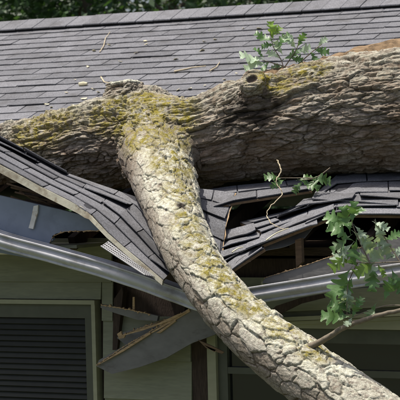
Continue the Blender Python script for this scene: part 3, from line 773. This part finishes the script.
kc = np.array(knot_c+knot_ax*1.02); ka = np.array(knot_ax.normalized())
sc_ = np.array(stub_c+stub_ax*1.0); sa = np.array(stub_ax.normalized())
LM = islimb.astype(float); left = np.clip((150-pxs[:, 0])/60, 0, 1)*(1-LM)
# direction in which plates overhang: down the side that faces the camera
Pt_, Tt_, _s, At_, Bt_, _R = frames(ts); Pl_, Tl_, _s2, Al_, Bl_, _R2 = frames(ls)
dn = np.array(-cu*.75-cr*.65); dnl = np.stack([(Tl_[li_]@dn)*.25, Al_[li_]@dn, Bl_[li_]@dn], 1)
dn2 = np.array((0, 0, -1.0)); dnt = np.stack([.25*np.ones(nv), At_[_i]@dn2, Bt_[_i]@dn2], 1)
DQ = np.where(islimb[:, None], dnl, dnt); DQ /= np.linalg.norm(DQ, axis=1)[:, None]
W = np.stack([fbm(Q*9, 3, 5), fbm(Q*9, 3, 25), fbm(Q*9, 3, 45)], 1)*.022+np.stack([fbm(Q*60, 2, 65), fbm(Q*60, 2, 75), fbm(Q*60, 2, 85)], 1)*.0035
S1 = np.where(islimb, 16.5, 12.0+10*left)
r1, o1, e1 = worley((Q+W)*S1[:, None], 11)
S2 = np.where(islimb, 36.0, 34.0+12*left)
r2, o2, e2 = worley((Q+W*.6)*S2[:, None]+31.7, 51)
t1 = np.clip((o1*DQ).sum(1), -.8, .8); t2 = np.clip((o2*DQ).sum(1), -.8, .8)
em1 = e1/S1; em2 = e2/S2                                            # metres to the plate's border
cmask = sst(fbm(Q*8, 2, 101), -.45, .25)
cw = .0025+.0045*sst(fbm(Q*14, 2, 131), -.5, .6)
g1 = 1-(1-sst(em1/cw, .0, 1.0))*np.where(islimb, .35+.65*cmask, .5+.5*cmask); g2 = 1-(1-sst(em2, .0, .0030))*np.where(islimb, .55*cmask, .75)
fine = fbm(Q*np.array([70, 110, 110]), 4, 201, .6)
rough = fbm(Q*np.array([26, 34, 34]), 4, 301, .55)
rdg = 1-np.abs(fbm(Q*np.array([13, 22, 22]), 4, 401, .55))*1.4
hl = .0045*r1+.0110*(t1+.4)*(.4+.6*r1)-(1-g1)*.0085+.0016*r2+.0022*(t2+.4)-(1-g2)*.0022+.0010*fine+.0018*rough
ht = .011*r1+.015*(t1+.4)*(.4+.6*r1)-(1-g1)*.014+.005*r2+.0075*(t2+.4)*(.4+.6*r2)-(1-g2)*.006+.0030*fine+.006*rough+.010*rdg-.010
big = fbm(co*4.5, 2, 501)
smooth_side = sst((no@np.array(-cu*.6-cr*.8)), .15, .75)*LM               # the grey under-side of the limb is nearly bare
hl = hl*(1-.45*smooth_side)
disp = np.where(islimb, hl+big*.005-.004, ht+big*.010-.012)
lw = np.clip((pl_s-.50)/.40, 0, 1)*LM
mossm = np.clip((mossw*(.40+.75*np.maximum(0, upn+.15))-.16)*2.2, 0, 1)*(.35+.65*np.clip(g1*(.6+.6*r2), 0, 1))
lich = lw*np.clip(.35+.95*upn, 0, 1)*np.clip(.5+.8*r1, 0, 1)*(1-.75*smooth_side)+(1-lw)*.6*np.clip(upn+.15, 0, 1)*(.3+.7*r2)
col = np.stack([np.clip(.04+.96*np.minimum(g1, .35+.65*g2), 0, 1), mossm, np.clip(lich, 0, 1), .55*r1+.45*r2], 1)
zone[:, 0] = .95-.8*lw
zone[:, 2] = np.clip(rotw*1.1*(.75+.6*vnoise(co*28, 7))-.12, 0, .92)*(rotw > .1)
col[:, 1] *= 1-.7*zone[:, 2]; col[:, 2] *= 1-zone[:, 2]
# knot hole and stub top
for c_, ax_, rr_, dep in ((kc, ka, .030, .028),):
    q = co-c_; ax = q@ax_; rad_ = np.linalg.norm(q-ax[:, None]*ax_, axis=1); m = (ax > -.06) & (rad_ < .075)
    prof = np.where(rad_ < rr_, -dep*(1-(rad_/rr_)**2)**.7 if False else -dep*(1-np.clip(rad_/rr_, 0, 1)**3), .004)
    co[m] += ax_*prof[m][:, None]; disp[m] *= .5
    ins = m & (rad_ < rr_*.95); zone[ins, 2] = .55; col[ins, 1] = 0; col[ins, 2] = 0
    rim_ = m & (rad_ >= rr_*.95); col[rim_, 2] = np.maximum(col[rim_, 2], .3)
q = co-sc_; ax = q@sa; rad_ = np.linalg.norm(q-ax[:, None]*sa, axis=1); m = (ax > -.025) & (rad_ < .09)
disp[m] *= .35; col[m, 2] = 1; col[m, 1] *= .2
co += no*disp[:, None]
ends = np.concatenate([[0], np.cumsum(lt)]); faces = [tuple(lv[ends[i]:ends[i+1]]) for i in range(npoly)]
fl = np.array([islimb[f[0]] for f in faces])
tl_ = np.array(tree.location)
for nm, sel in (('trunk', ~fl), ('limb', fl)):
    ff = [faces[i] for i in np.nonzero(sel)[0]]
    used = np.unique(np.concatenate([np.array(f) for f in ff])); mp_ = np.full(nv, -1); mp_[used] = np.arange(len(used))
    me = bpy.data.meshes.new(nm); me.from_pydata((co[used]-tl_).tolist(), [], [tuple(int(mp_[k]) for k in f) for f in ff]); me.update()
    me.polygons.foreach_set('use_smooth', [True]*len(me.polygons)); me.materials.append(M['bark'])
    for an, arr in (('bark', col), ('zone', zone), ('grain', np.concatenate([Q, np.ones((nv, 1))], 1))):
        a_ = me.color_attributes.new(an, 'FLOAT_COLOR', 'POINT'); a_.data.foreach_set('color', arr[used].astype(np.float32).ravel())
    o = bpy.data.objects.new(nm, me); COL.objects.link(o); o.parent = tree
    if nm == 'limb': o['label'] = 'lichen-covered limb reaching down over the gutter'
# torn strip of wood along the top of the trunk
tv, tf = [], []
top = [(252, 76, 9.72, 2), (268, 71.5, 9.74, 6), (290, 68, 9.74, 7.5), (312, 63, 9.74, 9), (335, 56.5, 9.74, 9), (365, 47, 9.74, 8), (405, 40, 9.72, 6), (440, 58, 9.72, 1)]
tp = catmull([(x, y, d, w_) for x, y, d, w_ in top], 6)
for i, (x, y, d, w_) in enumerate(tp):
    j = random.uniform(-1, 1)
    tv += [pt(x, y+9, d-.05), pt(x, y+2-w_*.2+1.6*j, d-random.uniform(0, .03)), pt(x, y-w_*.3+2*random.uniform(-1, 1), d+.04), pt(x, y+9, d+.07)]
for i in range(len(tp)-1):
    a = i*4; tf += [(a+k_, a+(k_+1) % 4, a+4+(k_+1) % 4, a+4+k_) for k_ in range(4)]
e_ = (len(tp)-1)*4; tf += [(3, 2, 1, 0), (e_, e_+1, e_+2, e_+3)]
part('torn_wood_strip', tv, tf, M['tornwood'], tree, label='strip of bare torn wood along the top of the trunk')
# small side branch off the limb's end
br = catmull([(*pt(300, 350, 8.30), .016), (*pt(322, 341, 8.22), .014), (*pt(345, 327, 8.16), .012), (*pt(376, 316, 8.12), .010), (*pt(412, 306, 8.1), .009), (*pt(432, 284, 8.08), .008), (*pt(425, 262, 8.08), .007)], 6)
br[:, :3] += np.array([[random.uniform(-.002, .002) for _ in range(3)] for _ in br])
vs, fs = tube_geo([b_[:3] for b_ in br], [b_[3] for b_ in br], 8); part('branch', vs, fs, M['twigdark'], tree, smooth=True)

# ------------------------------------------------------------------ oak leaves
def oak_leaf(seed, m_):
    rr = random.Random(seed); L_ = 1.0; nl = 4
    # stations along the midrib: lobe tips and bays, tips pushed forward
    st = [(0, .012, 0), (.09, .035, .0), (.15, .06, .0)]
    for k_ in range(nl):
        t = .20+.215*k_; w_ = (.17, .30, .36, .25)[k_]*rr.uniform(.82, 1.12); f0 = .05+.03*(k_ > 0)
        st += [(t, w_*.62, f0*.5), (t+.030, w_*.92, f0), (t+.065, w_, f0*1.25), (t+.100, w_*.95, f0*1.25), (t+.130, w_*.72, f0*.9), (t+.150, w_*(.36 if k_ < 3 else .5), f0*.2)]
    st += [(.985, .12, .03), (1.02, .05, .03)]
    vs, fs = [], []; c1, c2 = rr.uniform(-.35, .5), rr.uniform(.05, .35)
    for t, w_, f_ in st:
        z = -c1*t*t*.5+.06*math.sin(t*9+seed)
        a_ = rr.uniform(.85, 1.1); b_ = rr.uniform(.85, 1.1)
        vs += [(t+f_, w_*a_, z+c2*w_*w_*3*.4+c2*w_*.5), (t, 0, z), (t+f_, -w_*b_, z+c2*w_*w_*3*.4+c2*w_*.5)]
    for i in range(len(st)-1):
        a = i*3; fs += [(a, a+1, a+4, a+3), (a+1, a+2, a+5, a+4)]
    # stalk
    b0 = len(vs); vs += [(-.14, .007, 0), (-.14, -.007, 0), (.02, .008, .003), (.02, -.008, .003)]; fs.append((b0, b0+1, b0+3, b0+2))
    me = bpy.data.meshes.new('leaf'); me.from_pydata(vs, [], fs); me.materials.append(m_); me.update()
    me.polygons.foreach_set('use_smooth', [True]*len(me.polygons)); return me
LV = {k_: [oak_leaf(i+j*10, M[k_]) for i in range(4)] for j, k_ in enumerate(('leaf', 'leafpale', 'leafyel'))}
def add_leaf(parent, base, dirn, length, nrm, kind):
    d_ = V(dirn).normalized(); n_ = V(nrm); n_ = (n_-d_*n_.dot(d_)).normalized(); s_ = n_.cross(d_)
    mw = Matrix((d_*length, s_*length, n_*length)).transposed().to_4x4(); mw.translation = V(base)-parent.parent.location
    o = bpy.data.objects.new('leaf', random.choice(LV[kind])); COL.objects.link(o); o.parent = parent; o.matrix_local = mw
    return o
def sprig(name, twigs, leaves, label, depth, rt=.0035):
    """twigs: lists of (px,py,depth); leaves: (px base, px tip, kind, tilt)"""
    vs_, fs_ = [], []
    for tw in twigs:
        c_ = catmull([tuple(pt(*q)) for q in tw], 5); v_, f_ = tube_geo(c_, list(np.linspace(rt, rt*.45, len(c_))), 6)
        b0 = len(vs_); vs_ += v_; fs_ += [tuple(b0+k_ for k_ in f) for f in f_]
    o = part(name, vs_, fs_, M['twigdark'], tree, label=label)
    for (x0, y0, x1, y1, kind, *dd_) in leaves:
        dz = dd_[0] if dd_ else random.uniform(-.03, .03)
        b_ = pt(x0, y0, depth); t_ = pt(x1, y1, depth+dz)
        nrm = -cv*random.uniform(.5, 1)+V((0, 0, 1))*random.uniform(.2, .8)+cr*random.uniform(-.5, .5)
        add_leaf(o, b_, t_-b_, (t_-b_).length*1.04, nrm, kind)
    return o
D1 = 8.15
sprig('sprig', [[(425, 262, 8.08), (395, 262, 8.12), (370, 263, 8.14), (352, 262, D1)], [(370, 263, 8.14), (360, 242, D1), (352, 222, D1), (353, 205, D1)], [(400, 262, 8.12), (385, 238, D1), (374, 220, D1)], [(358, 262, D1), (348, 285, D1), (347, 318, D1)], [(408, 306, 8.1), (384, 306, D1), (352, 317, D1)]],
      [(352, 222, 354, 203, 'leaf'), (349, 226, 326, 215, 'leaf'), (350, 232, 343, 208, 'leaf'), (350, 236, 333, 250, 'leaf'), (352, 240, 331, 226, 'leaf'), (353, 216, 363, 208, 'leaf'),
       (354, 232, 372, 246, 'leafpale'), (356, 240, 352, 262, 'leaf'), (355, 226, 364, 238, 'leafpale'), (358, 236, 374, 254, 'leafpale'), (352, 244, 336, 262, 'leafpale'),
       (360, 250, 371, 276, 'leafpale'), (350, 255, 332, 268, 'leafyel'), (346, 262, 334, 260, 'leafpale'), (350, 262, 358, 252, 'leaf'), (376, 222, 382, 244, 'leafpale'), (374, 222, 388, 228, 'leafpale'), (380, 236, 390, 256, 'leafpale'),
       (374, 262, 356, 274, 'leafyel'), (378, 264, 384, 276, 'leafyel'), (374, 268, 372, 290, 'leaf'), (368, 266, 380, 252, 'leafpale'), (350, 270, 332, 297, 'leaf'), (352, 278, 343, 298, 'leaf'), (348, 285, 346, 309, 'leafpale'), (346, 290, 352, 306, 'leafpale'),
       (350, 317, 323, 316, 'leaf'), (346, 316, 332, 303, 'leaf'), (350, 314, 340, 300, 'leaf'), (352, 317, 358, 304, 'leaf'), (352, 318, 346, 326, 'leafpale'), (356, 310, 362, 298, 'leaf'), (384, 300, 392, 280, 'leaf'), (392, 270, 402, 290, 'leaf'), (392, 258, 405, 248, 'leafpale'), (386, 240, 400, 232, 'leaf'), (376, 304, 368, 318, 'leaf')],
      'leafy oak sprig hanging in front of the right gutter', D1)
D2 = 9.75
sprig('sprig', [[(285, 80, 9.72), (282, 62, D2), (273, 46, D2), (270, 30, D2)], [(283, 66, D2), (262, 60, D2)], [(284, 68, D2), (296, 50, D2), (299, 40, D2)], [(285, 76, D2), (312, 52, D2), (322, 44, D2)]],
      [(273, 40, 270, 23, 'leafyel'), (273, 42, 256, 34, 'leaf'), (274, 44, 262, 46, 'leaf'), (276, 48, 288, 34, 'leaf'), (272, 36, 280, 28, 'leafyel'), (264, 60, 241, 58, 'leafpale'), (266, 62, 246, 66, 'leafpale'), (264, 58, 256, 48, 'leaf'), (270, 62, 262, 70, 'leaf'), (280, 58, 268, 52, 'leafpale'),
       (284, 60, 298, 52, 'leaf'), (296, 48, 286, 36, 'leafpale'), (298, 46, 304, 34, 'leaf'), (296, 52, 310, 48, 'leafpale'), (284, 66, 272, 66, 'leaf'), (282, 54, 276, 42, 'leafpale'), (290, 58, 302, 60, 'leaf'), (314, 50, 328, 52, 'leaf'), (318, 46, 326, 38, 'leafpale'), (310, 52, 318, 62, 'leaf')],
      'oak sprig standing up behind the knot against the roof', D2)
D3 = 9.30
sprig('sprig', [[(330, 168, 9.45), (315, 178, D3), (298, 180, D3)], [(312, 178, D3), (280, 178, D3)]],
      [(300, 180, 318, 188, 'leaf'), (302, 181, 294, 192, 'leaf'), (298, 180, 312, 176, 'leaf'), (282, 178, 266, 176, 'leaf'), (284, 180, 272, 187, 'leaf'), (310, 178, 330, 180, 'leaf')],
      'small oak sprig lying under the trunk on the right', D3)

# ------------------------------------------------------------------ litter on the roof
def settle(p): return p+N*sag(p.x, (p-EAVE).dot(U))
def twig_on_roof(px, r0, label, m_='twig', h=.014):
    P_ = [onroof(x, y, h+random.uniform(0, .004)) for x, y in px]; c_ = np.array([tuple(p) for p in P_])+np.array([[random.uniform(-.004, .004), random.uniform(-.004, .004), 0] for _ in P_])
    root = V(c_[0]); v_, f_ = tube_geo([V(p)-root for p in c_], list(np.linspace(r0, r0*.5, len(c_))), 6)
    o = mesh_obj('twig', v_, f_, M[m_]); o.location = root; tag(o, label, 'twig', 'twigs fallen on the roof'); return o
twig_on_roof([(174, 71.5), (186, 69), (192, 67.5), (206, 66)], .006, 'longest tan twig lying on the shingles above the stub')
twig_on_roof([(210, 71), (216, 67), (220, 62)], .005, 'short forked twig lying right of the longest twig')
twig_on_roof([(101, 77), (104, 82), (110, 83), (116, 84)], .0045, 'thin bent twig lying on the roof left of the stub')
twig_on_roof([(99, 52), (104, 46), (106, 38), (110, 32)], .004, 'thin upright twig lying on the left shingles near the ridge')
vs, fs = tube_geo([V((0, 0, 0)), V((.03, .005, .003)), V((.06, .002, .002))], [.012, .015, .008], 7)
o = mesh_obj('bark_chip', vs, fs, M['chip']); o.location = settle(onroof(79, 84, .018)); tag(o, 'chunky bark chip on the shingles left of the stub', 'bark chip')
chips = [(94, 51), (145, 41.5), (146, 44.5), (176, 59.5), (204, 42), (202, 51), (109, 45), (75, 80), (88, 67), (46, 103), (51, 106), (52, 110), (167, 93), (163, 92), (243, 29), (259, 29), (93, 89), (136, 53), (215, 40), (60, 108), (72, 104), (84, 98), (98, 92), (178, 90), (190, 89), (205, 86), (224, 80), (150, 88), (236, 74), (34, 117), (120, 62), (66, 92)]
for x, y in chips:
    s_ = random.uniform(.010, .022); n_ = 6
    poly = [V((math.cos(k_*2*math.pi/n_)*s_*random.uniform(.6, 1.2), math.sin(k_*2*math.pi/n_)*s_*random.uniform(.5, 1), random.uniform(0, .006))) for k_ in range(n_)]
    vs, fs = prism_geo(poly, V((0, 0, .002)))
    o = mesh_obj('bark_flake', vs, fs, M['chip']); o.location = settle(onroof(x, y, .010)); o.rotation_euler = (PITCH, 0, random.uniform(0, 6))
    w_ = ('among the shingles left of the stub' if x < 112 and y < 90 else 'close above the mossy left trunk' if x < 112 else 'on the shingles between ridge and stub' if x < 185 and y < 80 else 'close behind the trunk right of the stub' if y > 70 else 'on the shingles below the ridge, left of the top sprig')
    tag(o, 'tiny pale bark flake '+w_, 'bark flake', 'bark flakes '+w_)
# dry vine stem hanging from the trunk to the torn shingles
vin = catmull([tuple(pt(*q)) for q in [(277, 160, 9.28), (281, 170, 9.24), (276, 182, 9.22), (282, 194, 9.2), (270, 207, 9.15), (267, 217, 9.12), (274, 225, 9.08), (284, 229, 9.05)]], 6)
vin = vin+np.array([[random.uniform(-.003, .003) for _ in range(3)] for _ in vin])
root = V(vin[0]); v_, f_ = tube_geo([V(p)-root for p in vin], list(np.linspace(.0034, .0018, len(vin))), 6)
o = mesh_obj('vine_stem', v_, f_, M['twig']); o.location = root; tag(o, 'pale curly dry vine stem dangling from the trunk over the hole', 'vine')
for px, lab in (([(266, 240, 8.93), (276, 233, 8.95), (288, 228, 8.97)], 'pale straw lying along the torn shingle edge below the vine'), ([(232, 252, 9.0), (238, 248, 9.02), (243, 247, 9.03)], 'short straw lying on the shingles beside the limb')):
    c_ = catmull([tuple(pt(*q)-cv*.05) for q in px], 4); root = V(c_[0]); v_, f_ = tube_geo([V(p)-root for p in c_], list(np.linspace(.004, .002, len(c_))), 5)
    o = mesh_obj('straw', v_, f_, M['chip']); o.location = root; tag(o, lab, 'straw')

# ------------------------------------------------------------------ trees behind the ridge
def far_tree(px, depth, h, rx, seed, label):
    rr = random.Random(seed); base = pt(px, 100, depth); base.z = 0
    t = empty('broadleaf_tree', base, label, 'tree', 'trees behind the roof')
    vs, fs = tube_geo([V((0, 0, 0)), V((.1, 0, h*.3)), V((-.1, .1, h*.65)), V((0, 0, h*.95))], [.22, .17, .10, .03], 8)
    for k_ in range(6):
        w = rr.uniform(0, 6.3); z0 = h*rr.uniform(.25, .6); v_, f_ = tube_geo([V((0, 0, z0)), V((math.cos(w)*rx*.4, math.sin(w)*rx*.4, z0+.5)), V((math.cos(w)*rx*.8, math.sin(w)*rx*.8, z0+1.1))], [.08, .05, .02], 6)
        b0 = len(vs); vs += v_; fs += [tuple(b0+q for q in f) for f in f_]
    o = mesh_obj('trunk', vs, fs, M['ttrunk'], t)
    lvs, lfs = [], []
    cl = [(V((rr.gauss(0, .45)*rx, rr.gauss(0, .45)*rx, h*rr.uniform(.2, .98))), rr.uniform(.45, .9)) for _ in range(60)]
    for c_, r_ in cl:
        for _ in range(300):
            d_ = V((rr.gauss(0, 1), rr.gauss(0, 1), rr.gauss(0, 1))).normalized()*r_*rr.random()**.4; p = c_+d_
            a_ = V((rr.gauss(0, 1), rr.gauss(0, 1), rr.gauss(0, .6))).normalized(); b_ = a_.orthogonal().normalized(); s_ = rr.uniform(.035, .075)
            b0 = len(lvs); lvs += [p-a_*s_, p+b_*s_*.5, p+a_*s_, p-b_*s_*.5]; lfs.append((b0, b0+1, b0+2, b0+3))
    mesh_obj('crown', lvs, lfs, M['farleaf'], t)
for i, (px, dp, h, rx) in enumerate(((-20, 25, 8.5, 2.2), (90, 22.5, 7.6, 1.8), (175, 26, 9, 2.3), (262, 23.5, 8, 2.0), (350, 27, 9, 2.4), (430, 24, 8.2, 2.2), (40, 31, 10.5, 3), (220, 32, 11, 3), (390, 33, 11, 3))):
    far_tree(px, dp, h, rx, 40+i, ('leafy tree behind the ridge at the far left', 'leafy tree behind the ridge above the left shingles', 'leafy tree behind the ridge above the stub', 'leafy tree behind the ridge above the knot', 'leafy tree behind the ridge above the thick trunk', 'leafy tree behind the ridge at the far right', 'taller tree in the second row behind the left ridge', 'taller tree in the second row behind the middle of the ridge', 'taller tree in the second row behind the right ridge')[i])
